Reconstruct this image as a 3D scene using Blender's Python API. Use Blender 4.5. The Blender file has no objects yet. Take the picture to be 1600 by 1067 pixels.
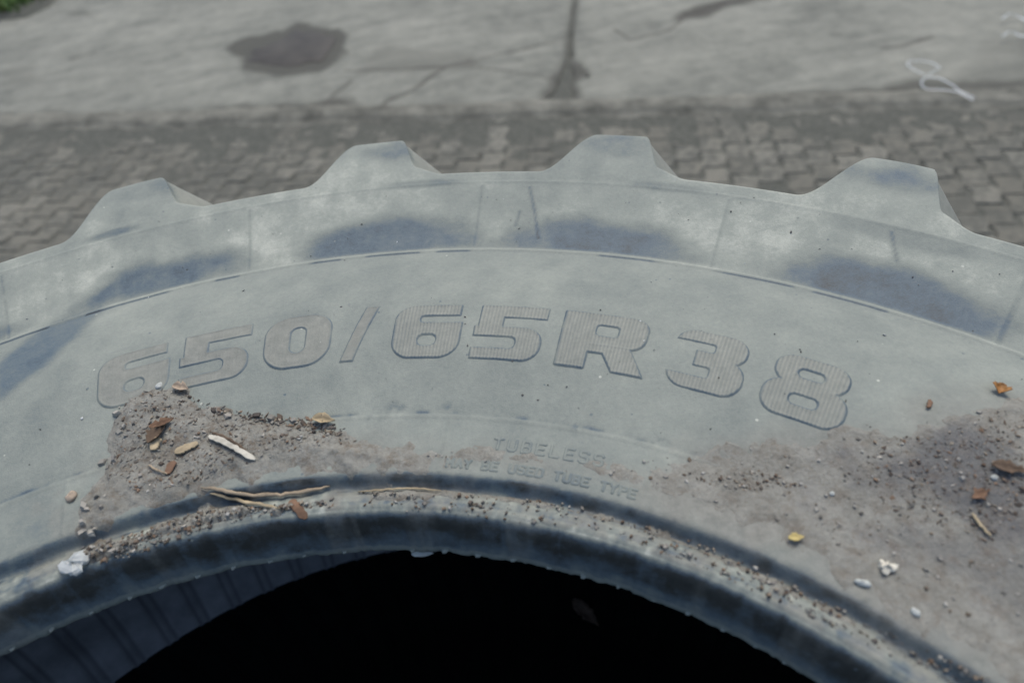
import bpy, math, random
import numpy as np
from mathutils import Matrix, Vector
random.seed(5)
rng = np.random.default_rng(11)
SC = bpy.context.scene
COL = SC.collection
R = math.radians
GZ = -1.345                      # ground level; the tyre's top face is z = 0

# ------------------------------------------------------------------ camera
W, H, FPX = 1600, 1067, 1061.9
CAM = np.array([0.19858, 0.22089, 0.39151])
PITCH, ROLL, YAW = 0.80370, -0.13621, 0.10080
fw = np.array([math.sin(YAW)*math.cos(PITCH), math.cos(YAW)*math.cos(PITCH), -math.sin(PITCH)])
r0 = np.array([math.cos(YAW), -math.sin(YAW), 0.0]); u0 = np.cross(r0, fw)
rt = math.cos(ROLL)*r0 + math.sin(ROLL)*u0; up = -math.sin(ROLL)*r0 + math.cos(ROLL)*u0
cd = bpy.data.cameras.new('camera'); cam = bpy.data.objects.new('camera', cd); COL.objects.link(cam)
M = Matrix.Identity(4)
for i in range(3):
    M[i][0], M[i][1], M[i][2], M[i][3] = rt[i], up[i], -fw[i], CAM[i]
cam.matrix_world = M
cd.sensor_width = 36; cd.lens = FPX*36/W; cd.clip_start = .01; cd.clip_end = 300
cd.dof.use_dof = True; cd.dof.focus_distance = .585; cd.dof.aperture_fstop = 3.9
SC.camera = cam

# ------------------------------------------------------------------ light (bright overcast)
SUN_EL, SUN_AZ = R(62), R(28)       # azimuth from +Y towards +X
wd = bpy.data.worlds.new('World'); SC.world = wd; wd.use_nodes = True
nt = wd.node_tree; bg = nt.nodes['Background']
sky = nt.nodes.new('ShaderNodeTexSky'); sky.sky_type = 'NISHITA'; sky.sun_disc = False
sky.sun_elevation = SUN_EL; sky.sun_rotation = SUN_AZ; sky.dust_density = 2.6; sky.air_density = 1.0
nt.links.new(sky.outputs[0], bg.inputs[0]); bg.inputs[1].default_value = .11
sl = bpy.data.lights.new('sun', 'SUN'); sl.energy = 1.25; sl.angle = R(24); sl.color = (1, .97, .88)
so = bpy.data.objects.new('sun', sl); COL.objects.link(so)
sd = Vector((math.sin(SUN_AZ)*math.cos(SUN_EL), math.cos(SUN_AZ)*math.cos(SUN_EL), math.sin(SUN_EL)))
so.rotation_euler = sd.to_track_quat('Z', 'Y').to_euler()
SC.view_settings.view_transform = 'Standard'; SC.view_settings.look = 'None'
SC.view_settings.exposure = 1.02; SC.view_settings.gamma = 1

# ------------------------------------------------------------------ helpers
_T = rng.random((256, 256))
def vnoise(x, y, s=0):
    x = np.asarray(x, float) + s*17.31; y = np.asarray(y, float) + s*9.73
    xi = np.floor(x).astype(int); yi = np.floor(y).astype(int)
    fx = x-xi; fy = y-yi; fx = fx*fx*(3-2*fx); fy = fy*fy*(3-2*fy)
    a = _T[xi & 255, yi & 255]; b = _T[(xi+1) & 255, yi & 255]
    c = _T[xi & 255, (yi+1) & 255]; d = _T[(xi+1) & 255, (yi+1) & 255]
    return (a*(1-fx)+b*fx)*(1-fy) + (c*(1-fx)+d*fx)*fy
def fbm(x, y, oct=4, s=0):
    v = 0; a = 1; t = 0
    for o in range(oct):
        v = v + a*vnoise(x*2**o, y*2**o, s+o*3); t += a; a *= .55
    return v/t                         # 0..1
def sstep(a, b, x):
    t = np.clip((np.asarray(x, float)-a)/(b-a), 0, 1); return t*t*(3-2*t)
def gauss(x, c, w): return np.exp(-((x-c)/w)**2)

def ray(px, py): return fw + rt*((px-W/2)/FPX) - up*((py-H/2)/FPX)
def on_plane(px, py, z):
    d = ray(px, py); return CAM + d*((z-CAM[2])/d[2])
def project(P):
    d = np.asarray(P)-CAM; z = d@fw
    return W/2 + FPX*(d@rt)/z, H/2 - FPX*(d@up)/z, z

def seg_dist(x, y, pts, closed=False):
    d = np.full(np.shape(x), 1e9); n = len(pts)
    for i in range(n if closed else n-1):
        ax, ay = pts[i]; bx, by = pts[(i+1) % n]
        vx, vy = bx-ax, by-ay; L = vx*vx+vy*vy+1e-18
        t = np.clip(((x-ax)*vx+(y-ay)*vy)/L, 0, 1)
        d = np.minimum(d, np.hypot(x-ax-t*vx, y-ay-t*vy))
    return d
def poly_sdf(x, y, pts):               # negative inside
    d = seg_dist(x, y, pts, True); ins = np.zeros(np.shape(x), bool); n = len(pts)
    for i in range(n):
        ax, ay = pts[i]; bx, by = pts[(i+1) % n]
        c = ((ay > y) != (by > y)) & (x < (bx-ax)*(y-ay)/(by-ay+1e-18)+ax)
        ins ^= c
    return np.where(ins, -d, d)

def tag(o, label=None, cat=None, group=None, kind=None):
    if label: o['label'] = label
    if cat: o['category'] = cat
    if group: o['group'] = group
    if kind: o['kind'] = kind
    return o
def make(name, verts, faces, mat, parent=None, smooth=True, attrs=None, normals=None):
    me = bpy.data.meshes.new(name)
    me.from_pydata(np.asarray(verts).tolist(), [], faces.tolist() if isinstance(faces, np.ndarray) else faces)
    if smooth: me.polygons.foreach_set('use_smooth', [True]*len(me.polygons))
    for k, v in (attrs or {}).items():
        v = np.asarray(v, np.float32)
        if v.ndim == 2:
            a = me.attributes.new(k, 'FLOAT_COLOR', 'POINT')
            a.data.foreach_set('color', np.concatenate([v, np.ones((len(v), 1), np.float32)], 1).ravel())
        else:
            a = me.attributes.new(k, 'FLOAT', 'POINT'); a.data.foreach_set('value', v.ravel())
    me.materials.append(mat)
    if normals is not None: me.normals_split_custom_set_from_vertices(np.asarray(normals).tolist())
    o = bpy.data.objects.new(name, me); COL.objects.link(o)
    if parent: o.parent = parent
    return o
def empty(name, loc=(0, 0, 0)):
    o = bpy.data.objects.new(name, None); o.location = loc; o.empty_display_size = .05; COL.objects.link(o); return o
def grid_faces(n, m):                  # n x m vertex grid
    i = np.arange(n-1)[:, None]*m + np.arange(m-1)[None, :]
    return np.stack([i, i+1, i+m+1, i+m], -1)          # (n-1,m-1,4)
def submesh(V, F):
    ids, inv = np.unique(F, return_inverse=True)
    return ids, inv.reshape(F.shape)

# materials ---------------------------------------------------------
class NB:
    def __init__(s, name):
        s.m = bpy.data.materials.new(name); s.m.use_nodes = True; s.t = s.m.node_tree
        s.b = s.t.nodes['Principled BSDF']; s.tc = s.t.nodes.new('ShaderNodeTexCoord')
    def n(s, typ, **kw):
        o = s.t.nodes.new(typ)
        for k, v in kw.items(): setattr(o, k, v)
        return o
    def l(s, a, b): s.t.links.new(a, b)
    def noise(s, scale, det=4, rough=.6, vec=None):
        o = s.n('ShaderNodeTexNoise'); o.inputs['Scale'].default_value = scale
        o.inputs['Detail'].default_value = det; o.inputs['Roughness'].default_value = rough
        s.l(vec or s.tc.outputs['Object'], o.inputs['Vector']); return o.outputs['Fac']
    def attr(s, name):
        o = s.n('ShaderNodeAttribute'); o.attribute_name = name; return o
    def math(s, op, a, b, c=None):
        o = s.n('ShaderNodeMath', operation=op)
        for i, v in enumerate((a, b, c)):
            if v is None: continue
            if isinstance(v, (int, float)): o.inputs[i].default_value = v
            else: s.l(v, o.inputs[i])
        return o.outputs[0]
    def ramp(s, f, stops):
        o = s.n('ShaderNodeValToRGB'); e = o.color_ramp.elements
        while len(e) < len(stops): e.new(.5)
        for x, (p, c) in zip(e, stops):
            x.position = p; x.color = (c, c, c, 1) if isinstance(c, (int, float)) else (*c, 1)
        s.l(f, o.inputs[0]); return o.outputs[0]
    def mix(s, f, a, b, mode='MIX'):
        o = s.n('ShaderNodeMix', data_type='RGBA', blend_type=mode)
        for sock, v in ((o.inputs[0], f), (o.inputs[6], a), (o.inputs[7], b)):
            if isinstance(v, (int, float)): sock.default_value = v
            elif isinstance(v, tuple): sock.default_value = (*v, 1)
            else: s.l(v, sock)
        return o.outputs[2]
    def bump(s, h, strength, dist):
        o = s.n('ShaderNodeBump'); o.inputs['Strength'].default_value = strength
        o.inputs['Distance'].default_value = dist; s.l(h, o.inputs['Height'])
        s.l(o.outputs[0], s.b.inputs['Normal'])
    def out(s, col=None, rough=None, spec=None):
        for k, v in (('Base Color', col), ('Roughness', rough), ('Specular IOR Level', spec)):
            if v is None: continue
            if isinstance(v, (int, float)): s.b.inputs[k].default_value = v
            elif isinstance(v, tuple): s.b.inputs[k].default_value = (*v, 1)
            else: s.l(v, s.b.inputs[k])
        return s.m

def mat_tyre():
    b = NB('dusty_rubber')
    D = b.attr('dust').outputs['Fac']; Mu = b.attr('mud').outputs['Fac']
    n1 = b.noise(30, 5); n2 = b.noise(260, 4, .7); n3 = b.noise(900, 2)
    d = b.math('ADD', D, b.math('MULTIPLY', b.math('SUBTRACT', n1, .5), .27))
    d = b.math('ADD', d, b.math('MULTIPLY', b.math('SUBTRACT', n2, .5), .30))
    d = b.math('ADD', d, b.math('MULTIPLY', b.math('SUBTRACT', n3, .5), .18))
    vo = b.n('ShaderNodeTexVoronoi'); vo.inputs['Scale'].default_value = 75; b.l(b.tc.outputs['Object'], vo.inputs['Vector'])
    vs = b.math('LESS_THAN', vo.outputs['Distance'], .085)
    pick = b.math('GREATER_THAN', b.n('ShaderNodeSeparateColor').outputs[0], .5)
    sc = b.n('ShaderNodeSeparateColor'); b.l(vo.outputs['Color'], sc.inputs[0])
    dk = b.math('MULTIPLY', vs, b.math('GREATER_THAN', sc.outputs[0], .86))
    lt = b.math('MULTIPLY', vs, b.math('LESS_THAN', sc.outputs[0], .06))
    d = b.math('SUBTRACT', d, b.math('MULTIPLY', dk, .25))
    d = b.math('ADD', d, b.math('MULTIPLY', lt, .35))
    col = b.ramp(d, [(0, (.020, .022, .021)), (.25, (.066, .090, .106)), (.5, (.142, .157, .140)), (.78, (.226, .239, .205)), (1, (.357, .362, .308))])  # slate-blue stop puts the sky's reflection on bare rubber into the colour
    mc = b.ramp(b.noise(120, 6, .7), [(.3, (.112, .107, .091)), (.7, (.212, .206, .177))])
    mm = b.math('MULTIPLY', Mu, b.ramp(b.noise(60, 5, .7), [(.25, .68), (.6, 1.0)]))
    col = b.mix(mm, col, mc)
    b.bump(b.math('ADD', b.math('MULTIPLY', n2, .6), n3), .35, .0010)
    return b.out(col, b.ramp(d, [(0, .48), (.5, .7), (.8, .88)]), .28)
def mat_dirt(name, wetc=True):
    b = NB(name)
    n1 = b.noise(45, 6, .7); n2 = b.noise(330, 5, .75)
    w = b.attr('wet').outputs['Fac']
    f = b.math('ADD', b.math('MULTIPLY', n1, .55), b.math('MULTIPLY', n2, .45))
    dry = b.ramp(f, [(.28, (.095, .086, .072)), (.47, (.174, .168, .143)), (.62, (.232, .227, .197)), (.8, (.36, .35, .315))])
    wet = b.ramp(f, [(.28, (.034, .034, .034)), (.48, (.082, .083, .082)), (.62, (.13, .122, .108)), (.8, (.22, .205, .18))])
    col = b.mix(b.ramp(b.math('ADD', w, b.math('MULTIPLY', b.math('SUBTRACT', n1, .5), .9)), [(.3, 0.0), (.75, 1.0)]), dry, wet)
    br = b.ramp(b.noise(95, 6, .75), [(.50, 0.0), (.68, .75)])
    col = b.mix(b.math('MULTIPLY', br, b.attr('brown').outputs['Fac']), col, (.095, .066, .042))
    b.bump(n2, .6, .003)
    return b.out(col, b.ramp(w, [(0, .95), (1, .55)]), .35)
def mat_plain(name, c1, c2, scale=60, rough=.8, spec=.3, bump=.0005, stretch=None):
    b = NB(name); vec = None
    n = b.noise(scale, 5, .65); b.bump(n, .5, bump)
    return b.out(b.ramp(n, [(.3, c1), (.7, c2)]), rough, spec)
def mat_concrete():
    b = NB('weathered_concrete')
    big = b.noise(1.3, 5, .6); mid = b.noise(9, 5, .65); fine = b.noise(130, 4, .7)
    sv = b.n('ShaderNodeMapping'); sv.inputs['Rotation'].default_value = (0, 0, R(17)); sv.inputs['Scale'].default_value = (1.2, 6, 1)
    b.l(b.tc.outputs['Object'], sv.inputs[0]); st = b.noise(1.6, 5, .65, sv.outputs[0])
    f = b.math('ADD', b.math('MULTIPLY', big, .3), b.math('MULTIPLY', mid, .25))
    f = b.math('ADD', f, b.math('MULTIPLY', fine, .2)); f = b.math('ADD', f, b.math('MULTIPLY', st, .25))
    col = b.ramp(f, [(.37, (.078, .080, .068)), (.5, (.156, .157, .131)), (.61, (.222, .219, .183))])
    dmp = b.attr('damp').outputs['Fac']
    col = b.mix(b.ramp(b.math('ADD', dmp, b.math('MULTIPLY', b.math('SUBTRACT', mid, .5), .5)), [(.1, 0.0), (.8, 1.0)]), col, (.058, .057, .046))
    col = b.mix(b.attr('crack').outputs['Fac'], col, (.05, .046, .038))
    b.bump(fine, .5, .004)
    return b.out(col, .85, .3)
def mat_paver():
    b = NB('concrete_paver')
    oi = b.n('ShaderNodeObjectInfo'); gp = b.n('ShaderNodeNewGeometry')
    pos = gp.outputs['Position']
    big = b.noise(2.2, 4, .6, pos); fine = b.noise(110, 4, .7, pos); mid = b.noise(24, 5, .7, pos)
    f = b.math('ADD', b.math('MULTIPLY', oi.outputs['Random'], .22), b.math('MULTIPLY', big, .33))
    f = b.math('ADD', f, b.math('MULTIPLY', fine, .2)); f = b.math('ADD', f, b.math('MULTIPLY', mid, .25))
    col = b.ramp(f, [(.32, (.104, .099, .080)), (.5, (.140, .133, .108)), (.66, (.196, .187, .155))])
    sm = b.ramp(b.math('ADD', b.math('MULTIPLY', mid, .6), b.math('MULTIPLY', big, .5)), [(.47, 0.0), (.60, .8)])
    col = b.mix(sm, col, (.062, .063, .053))
    b.bump(fine, .5, .003)
    return b.out(col, .88, .25)

MT = mat_tyre()
MD = mat_dirt('dry_dirt')
MC = mat_concrete()
MP = mat_paver()
MS = mat_plain('dark_soil', (.048, .050, .042), (.098, .098, .082), 45, .95, .2, .004)
MSS = mat_plain('sandy_soil', (.060, .060, .050), (.175, .17, .142), 7, .95, .2, .004)
MLN = mat_plain('black_liner', (.012, .014, .017), (.03, .034, .04), 30, .55, .4, .0004)

# ------------------------------------------------------------------ tyre surface
PROF = np.array([(.4905,-.0630),(.4868,-.0600),(.4858,-.0555),(.4868,-.0505),(.4880,-.0440),(.4895,-.0330),(.4915,-.0245),(.4945,-.0185),
    (.4985,-.0165),(.5050,-.0165),(.5110,-.0178),(.5145,-.0185),(.5165,-.0150),(.5185,-.0105),(.5215,-.0085),(.5300,-.0085),(.5500,-.0090),
    (.5700,-.0092),(.6000,-.0055),(.6300,-.0015),(.6600,.0005),(.6900,.0000),(.7200,-.0040),(.7500,-.0100),(.7720,-.0155),(.7800,-.0158),
    (.8000,-.0135),(.8250,-.0085),(.8500,-.0030),(.8680,.0010),(.8840,.0040),(.9100,.0078),(.9600,.0130)])
def dens(P, step):
    s = np.r_[0, np.cumsum(np.hypot(*np.diff(P, axis=0).T))]; n = int(s[-1]/step)
    t = np.linspace(0, s[-1], n); Q = np.stack([np.interp(t, s, P[:, k]) for k in (0, 1)], -1)
    return Q
_d = dens(PROF, .0004)
k = 9; ker = np.ones(k)/k
for c in (0, 1):
    for _ in range(2):
        p = np.pad(_d[:, c], k//2, mode='reflect', reflect_type='odd'); _d[:, c] = np.convolve(p, ker, 'valid')
def ztop(r): return np.interp(r, _d[:, 0], _d[:, 1])
def on_tyre(px, py):
    z = 0.0
    for _ in range(14):
        P = on_plane(px, py, z); z = .5*z+.5*float(ztop(np.hypot(P[0], P[1])))
    P[2] = float(ztop(np.hypot(P[0], P[1])))
    return P
def polar(px, py):
    P = on_tyre(px, py); return math.degrees(math.atan2(P[0], P[1])), math.hypot(P[0], P[1])
def cart(thd, r, z):
    a = np.radians(thd); return np.stack([r*np.sin(a), r*np.cos(a), z+0*a], -1)
def mpoly(pts):                        # pixel outline -> (theta*0.6 m, r) metric polar outline
    o = []
    for p in pts:
        t, r = polar(*p); o.append((R(t)*.6, r))
    return o
NL = 22; PIT = 360/NL; A0 = 5.7; EDGE = .868
def lugfn(x):
    x = np.mod(x+2.5, PIT)-2.5
    up_ = sstep(-1.5, 2.1, x)**1.2
    dn = 1-(.74*sstep(5.15, 6.4, x)+.26*sstep(5.7, 8.4, x))
    return up_*dn
def Rout(th, d, low=False):
    d2 = .66-d                                  # th is the skewed column, so lugs run along columns
    h = lugfn(th-A0)*(1-sstep(.30, .36, d))
    h2 = lugfn(th-A0-PIT/2)*(1-sstep(.30, .36, d2))
    base = .8855+.012*sstep(0, .2, np.minimum(d, d2))
    return base+.061*np.maximum(h, h2)*(1+.17*gauss(th, 42, 5)+.09*gauss(th, -6.5, 4))

SCR = [mpoly([(828,293),(836,335),(841,372)]), mpoly([(1393,362),(1397,385),(1402,408)]), mpoly([(812,330),(806,352)])]
SMUDGE = [(polar(620,636), .010), (polar(702,638), .007), (polar(1035,690), .006), (polar(905,668), .009), (polar(583,655), .006)]
FILM = mpoly([(560,690),(700,715),(1010,735),(1085,690),(1200,680),(1310,662),(1400,660),(1412,640),(1500,636),(1590,616),(1700,630),(1760,760),(1720,960),(1640,1130),(1480,1075),(1330,985),(1190,905),(1080,850),(1010,790),(900,735),(640,735)])
SCUFF = [mpoly([(0,570),(60,520),(120,478),(172,446),(160,480),(110,530),(60,575),(0,620)])]
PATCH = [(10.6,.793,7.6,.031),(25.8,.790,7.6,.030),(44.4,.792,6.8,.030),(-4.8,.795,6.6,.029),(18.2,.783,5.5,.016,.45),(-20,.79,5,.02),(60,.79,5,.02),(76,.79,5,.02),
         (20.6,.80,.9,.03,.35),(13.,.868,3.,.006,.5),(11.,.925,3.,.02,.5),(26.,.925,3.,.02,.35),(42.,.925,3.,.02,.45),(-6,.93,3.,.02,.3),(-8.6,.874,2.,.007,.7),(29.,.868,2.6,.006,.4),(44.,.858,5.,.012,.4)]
def seams(th, r):
    """raised mould lines: rings and radial joins; returns height"""
    h = .0009*gauss(r, .4995, .0009)+.0007*gauss(r, .5068, .0008) + .0010*gauss(r, .7755, .0014) + .0008*gauss(r, .5705, .0012) + .0006*gauss(r, .8660, .0012) - .0020*gauss(r, .5122+.0012*(vnoise(th*.6, th*0, 24)-.5), .0008)*sstep(.36, .5, vnoise(th*.5, r*0, 4))
    for t0 in np.arange(.5-4*PIT, 120, PIT):
        h = h + .0008*np.exp(-((th-t0)/.085)**2)*((r > .778) & (r < .864))
    for t0 in (18.2, 33.4, -10.9, 48.5):
        h = h + .0007*np.exp(-((th-t0)/.12)**2)*((r > .522) & (r < .5705))
    return h
def dust_field(th, r, z):
    a = np.radians(th)*.7
    big = fbm(a*14, r*14, 4, 1)-.5; mid = fbm(a*55, r*55, 4, 5)-.5
    D = np.full(r.shape, .60)+.30*big+.14*mid
    sh = sstep(.776, .782, r)
    streak = fbm(th*1.1, r*14, 3, 9)-.5
    D = D + sh*(.15+.14*streak+.06*big+.10*mid)
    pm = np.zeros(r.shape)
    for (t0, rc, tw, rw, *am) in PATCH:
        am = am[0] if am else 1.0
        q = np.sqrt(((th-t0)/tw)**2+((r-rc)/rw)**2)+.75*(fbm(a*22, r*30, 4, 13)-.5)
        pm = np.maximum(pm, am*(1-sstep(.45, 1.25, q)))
    D = D - sh*pm*.52  # dust rubbed off; patches take the ramp's painted sky-reflection blue
    for t0 in np.arange(.5-4*PIT, 120, PIT): D = D - .20*np.exp(-((th-t0-.12)/.10)**2)*((r > .778) & (r < .862))*sstep(-.1, .4, vnoise(r*90, th*0+t0, 3))
    tip = sstep(.895, .925, r); D = D - tip*(.06+.30*np.clip(fbm(a*40, r*40, 3, 21)-.42, 0, 1)*2)
    for P in SCUFF:
        D = D - .26*(1-sstep(-.004, .010, poly_sdf(np.radians(th)*.6, r, P)))
    D = D + .16*gauss(r, .7760, .0022) + .12*gauss(r, .5700, .002)*(vnoise(th*2, r*0, 2))
    D = D - .42*gauss(r, .5738, .0013)*sstep(.35, .75, fbm(th*.8, r*0, 4, 7)) - .55*gauss(r, .7736, .0010)*sstep(.52, .62, vnoise(th*.55, r*0, 8))
    for P in SCR: D = D - .34*np.exp(-(seg_dist(np.radians(th)*.6, r, P)/.0012)**2)
    for (t0, rc), w in SMUDGE: D = D - .30*np.exp(-(np.hypot(np.radians(th-t0)*.62, (r-rc)*1.6)/w)**2)*sstep(.35, .6, fbm(a*120, r*120, 3, 61))
    low = 1-sstep(.520, .5225, r)
    D = D - (1-sstep(.522, .572, r))*.06
    nb = fbm(a*45, (r+1.3*z)*60, 4, 31)-.5
    led = .50+.75*nb+.7*(fbm(a*170, r*190, 3, 33)-.5)+.22*gauss(r, .4970, .0012)+.16*gauss(r, .4998, .0008)-.20*gauss(r, .5020, .0009)+.15*gauss(r, .5068, .0008)
    D = D*(1-low)+low*led
    crk = sstep(.42, .62, fbm(th*.35, r*0, 3, 4)); D = D - .55*np.exp(-((r-.5120-.0022*(fbm(th*.6, r*0, 3, 24)-.5))/.0009)**2)*crk
    gr = sstep(.5125, .5150, r)*(1-sstep(.5195, .5215, r)); D = D*(1-gr)+gr*(.20+.8*nb)
    seat = (1-sstep(.4915, .4965, r))*(z > -.058)
    vs = fbm(th*1.1, (r+z)*14, 3, 41)
    D = D*(1-seat)+seat*(-.03+.14*sstep(.55, .85, vs)+.40*nb+.34*sstep(-.026, -.055, z))
    D = np.where(z < -.051, np.where(r < .49, .52+.3*nb, D), D)
    return D
def mud_field(th, r):
    a = np.radians(th)*.7
    m = .55*(1-sstep(.505, .535, r))*(r > .4965)*sstep(.40, .62, fbm(a*50, r*70, 4, 51))
    s = sstep(.56, .70, fbm(a*25, r*25, 4, 55))*.35
    m = np.maximum(m, .12*(r < .4955))
    film = (1-sstep(-.035, .022, poly_sdf(np.radians(th)*.6, r, FILM)+.045*(fbm(a*26, r*26, 4, 58)-.5)))*(r > .512)*1.0
    return np.clip(np.maximum(m+s*(1-sstep(.56, .62, r)), film), 0, 1)

def build_tyre(root, dense):
    if dense:
        th = np.arange(-30, 72, .15).tolist()+np.arange(72, 330.01, 1.0).tolist()
        for k in range(-2, 5):
            t0 = A0+k*PIT
            th += np.arange(t0+5.4, t0+6.6, .05).tolist()
        for k in range(5, 20): th += (A0+k*PIT+np.array([-1.2, -.4, .4, 1.2, 2.0, 5.6, 5.9, 6.2, 7.0])).tolist()
        th = np.unique(np.round(th, 3)); step = .0018
    else:
        th = np.unique(np.round(np.arange(0, 360.1, 1.5), 3)); step = .012
    th[-1] = th[0]+360
    n = len(th)
    Q = _d[::max(1, int(step/.0004))]; Q = Q[Q[:, 0] < EDGE]
    rows_r, rows_z, rows_t, zone = [], [], [], []
    for (r, z) in Q:
        rows_r.append(np.full(n, r)); rows_z.append(np.full(n, z)); rows_t.append(th); zone.append('top')
    Re = Rout(th, 0)
    rad = .0065
    for t in np.linspace(0, 1, 24 if dense else 4)[1:]:
        r = EDGE+t*(Re-rad-EDGE); rows_r.append(r); rows_z.append(ztop(r)); rows_t.append(th); zone.append('top')
    ze = ztop(Re-rad)
    for f in (22, 45, 68, 90):
        rows_r.append(Re-rad+rad*math.sin(R(f))); rows_z.append(ze-rad*(1-math.cos(R(f)))); rows_t.append(th); zone.append('edge')
    for d in (np.r_[np.linspace(.006, .10, 16), np.linspace(.115, .53, 22), np.linspace(.545, .645, 8)] if dense else np.linspace(.03, .63, 12)):
        r = Rout(th, d); rows_r.append(r); rows_z.append(ze-rad-d); rows_t.append(th+math.degrees(min(d, .66-d)/.92)*.80); zone.append('tread')
    low = _d[::40][::-1]; low = low[low[:, 0] < .875]
    for (r, z) in low:
        rows_r.append(np.full(n, r)); rows_z.append(np.full(n, -.668-z)); rows_t.append(th); zone.append('low')
    r = np.array(rows_r); z = np.array(rows_z); t = np.array(rows_t); zone = np.array(zone)
    if dense:
        istop = (zone == 'top')[:, None]
        a = np.radians(t)*.7
        z = z + istop*(seams(t, r)+.0009*(fbm(a*22, r*22, 4, 3)-.5)*sstep(.49, .52, r)+.00025*(fbm(a*160, r*160, 3, 6)-.5))
        wob = (.0018*(vnoise(t*.9, t*0, 12)-.5)+.0012*(vnoise(t*3.1, t*0, 14)-.5))*(1-sstep(.488, .493, r))*istop   # ragged bead toe
        r = r + wob
    V = np.stack([r*np.sin(np.radians(t)), r*np.cos(np.radians(t)), z], -1)
    gi = np.gradient(V, axis=0); gj = np.gradient(V, axis=1)
    gj[:, 0] = gj[:, -1] = (V[:, 1]-V[:, -2])/2
    N = np.cross(gj, gi); N /= np.linalg.norm(N, axis=-1, keepdims=True)+1e-12
    if N[10, 10] @ np.array([0, 0, 1.0]) < 0 and abs(N[len(Q)//2, 10, 2]) > 0 and N[len(Q)//2, 10, 2] < 0: N = -N
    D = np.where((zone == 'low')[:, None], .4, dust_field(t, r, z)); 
    tr = np.isin(zone, ['tread'])[:, None]
    D = np.where(tr, .74, D); Mu = np.where((zone == 'top')[:, None], mud_field(t, r), np.where(tr, .45*(r > .90), 0))
    V = V.reshape(-1, 3); N = N.reshape(-1, 3); D = D.ravel(); Mu = Mu.ravel()
    F = grid_faces(*r.shape)
    rc = r[:-1, :-1]; tc = th[None, :-1]+0*rc; zc = z[:-1, :-1]
    part = np.full(rc.shape, 0)                    # 0 sidewall 1 bead 2 tread 3+ lugs
    zn = zone[:-1][:, None]+np.zeros(rc.shape, dtype='<U1') if False else np.repeat(zone[:-1][:, None], rc.shape[1], 1)
    part[(zn == 'top') & (rc < .5215)] = 1
    part[(zn == 'top') & (rc > .7765)] = 2
    part[(zn == 'edge') | (zn == 'tread')] = 2
    part[zn == 'low'] = 0
    depth = np.clip(ze[None, :-1]-zc, 0, 1)
    sh = np.degrees(depth/.92)*.95
    for lowside in (0, 1):
        off = PIT/2 if lowside else 0
        dd = .66-depth if lowside else depth
        x = tc-A0-off
        idx = np.floor((x+2.5)/PIT).astype(int) % NL; xm = np.mod(x+2.5, PIT)-2.5
        m = (part == 2) & (rc > .884) & (xm > -1.4) & (xm < 7.8) & (dd < .37) & (zn != 'low')
        if not lowside: m &= (depth < .335)
        else: m &= (depth >= .335)
        part[m] = 3+lowside*NL+idx[m]
    names = {0: 'sidewall', 1: 'bead', 2: 'tread'}
    for p in np.unique(part):
        f = F[part == p]; ids, ff = submesh(V, f)
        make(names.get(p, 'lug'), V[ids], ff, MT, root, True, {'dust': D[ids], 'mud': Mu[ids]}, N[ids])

tyre = tag(empty('tractor_tyre', (0, 0, 0)), 'big dusty grey tractor tyre lying flat, raised size figures 650/65R38 on its sidewall', 'tyre')
build_tyre(tyre, True)
tyre2 = tag(empty('tractor_tyre', (0, 0, 0)), 'lower tractor tyre in the dark beneath the tyre marked 650/65R38', 'tyre')
build_tyre(tyre2, False); tyre2.location = (.01, -.015, -.672); tyre2.rotation_euler.z = R(7)

# inner liner with moulded ribs
LP = dens(np.array([(.4905,-.0630),(.505,-.066),(.53,-.052),(.60,-.034),(.70,-.032),(.77,-.055),(.815,-.11),(.845,-.2),(.850,-.33),(.845,-.41),(.828,-.48),(.80,-.535),(.760,-.58),(.69,-.618),(.60,-.634),(.53,-.615),(.505,-.601),(.4905,-.605)]), .009)
th = np.r_[np.arange(-60, 90, .3), np.arange(90, 300.1, 3)]; th[-1] = 300
rr, tt = np.meshgrid(LP[:, 0], th, indexing='ij'); zz = np.meshgrid(LP[:, 1], th, indexing='ij')[0]
x = np.mod(tt, 3.6)
rib = np.exp(-((x-1.3)/.16)**2)+np.exp(-((x-2.0)/.16)**2)
rr2 = rr-.004*rib*sstep(.60, .68, rr)
V = np.stack([rr2*np.sin(np.radians(tt)), rr2*np.cos(np.radians(tt)), zz], -1).reshape(-1, 3)
def mat_liner():
    b = NB('inner_rubber'); rb = b.attr('rib').outputs['Fac']
    n = b.noise(25, 5); c = b.ramp(n, [(.3, (.12, .13, .132)), (.7, (.24, .252, .252))])
    return b.out(b.mix(rb, c, (.045, .05, .055)), .5, .4)
make('inner_liner', V, grid_faces(*rr.shape).reshape(-1, 4), mat_liner(), tyre, True, {'rib': rib.ravel()})

# rainwater held in the lower sidewall
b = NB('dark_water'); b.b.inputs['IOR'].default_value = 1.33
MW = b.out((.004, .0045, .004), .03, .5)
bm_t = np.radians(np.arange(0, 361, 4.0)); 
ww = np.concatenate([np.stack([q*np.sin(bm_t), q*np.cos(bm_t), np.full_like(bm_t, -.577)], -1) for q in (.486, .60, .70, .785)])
tag(make('rainwater', ww, grid_faces(4, len(bm_t)).reshape(-1, 4), MW), kind='structure')

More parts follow.
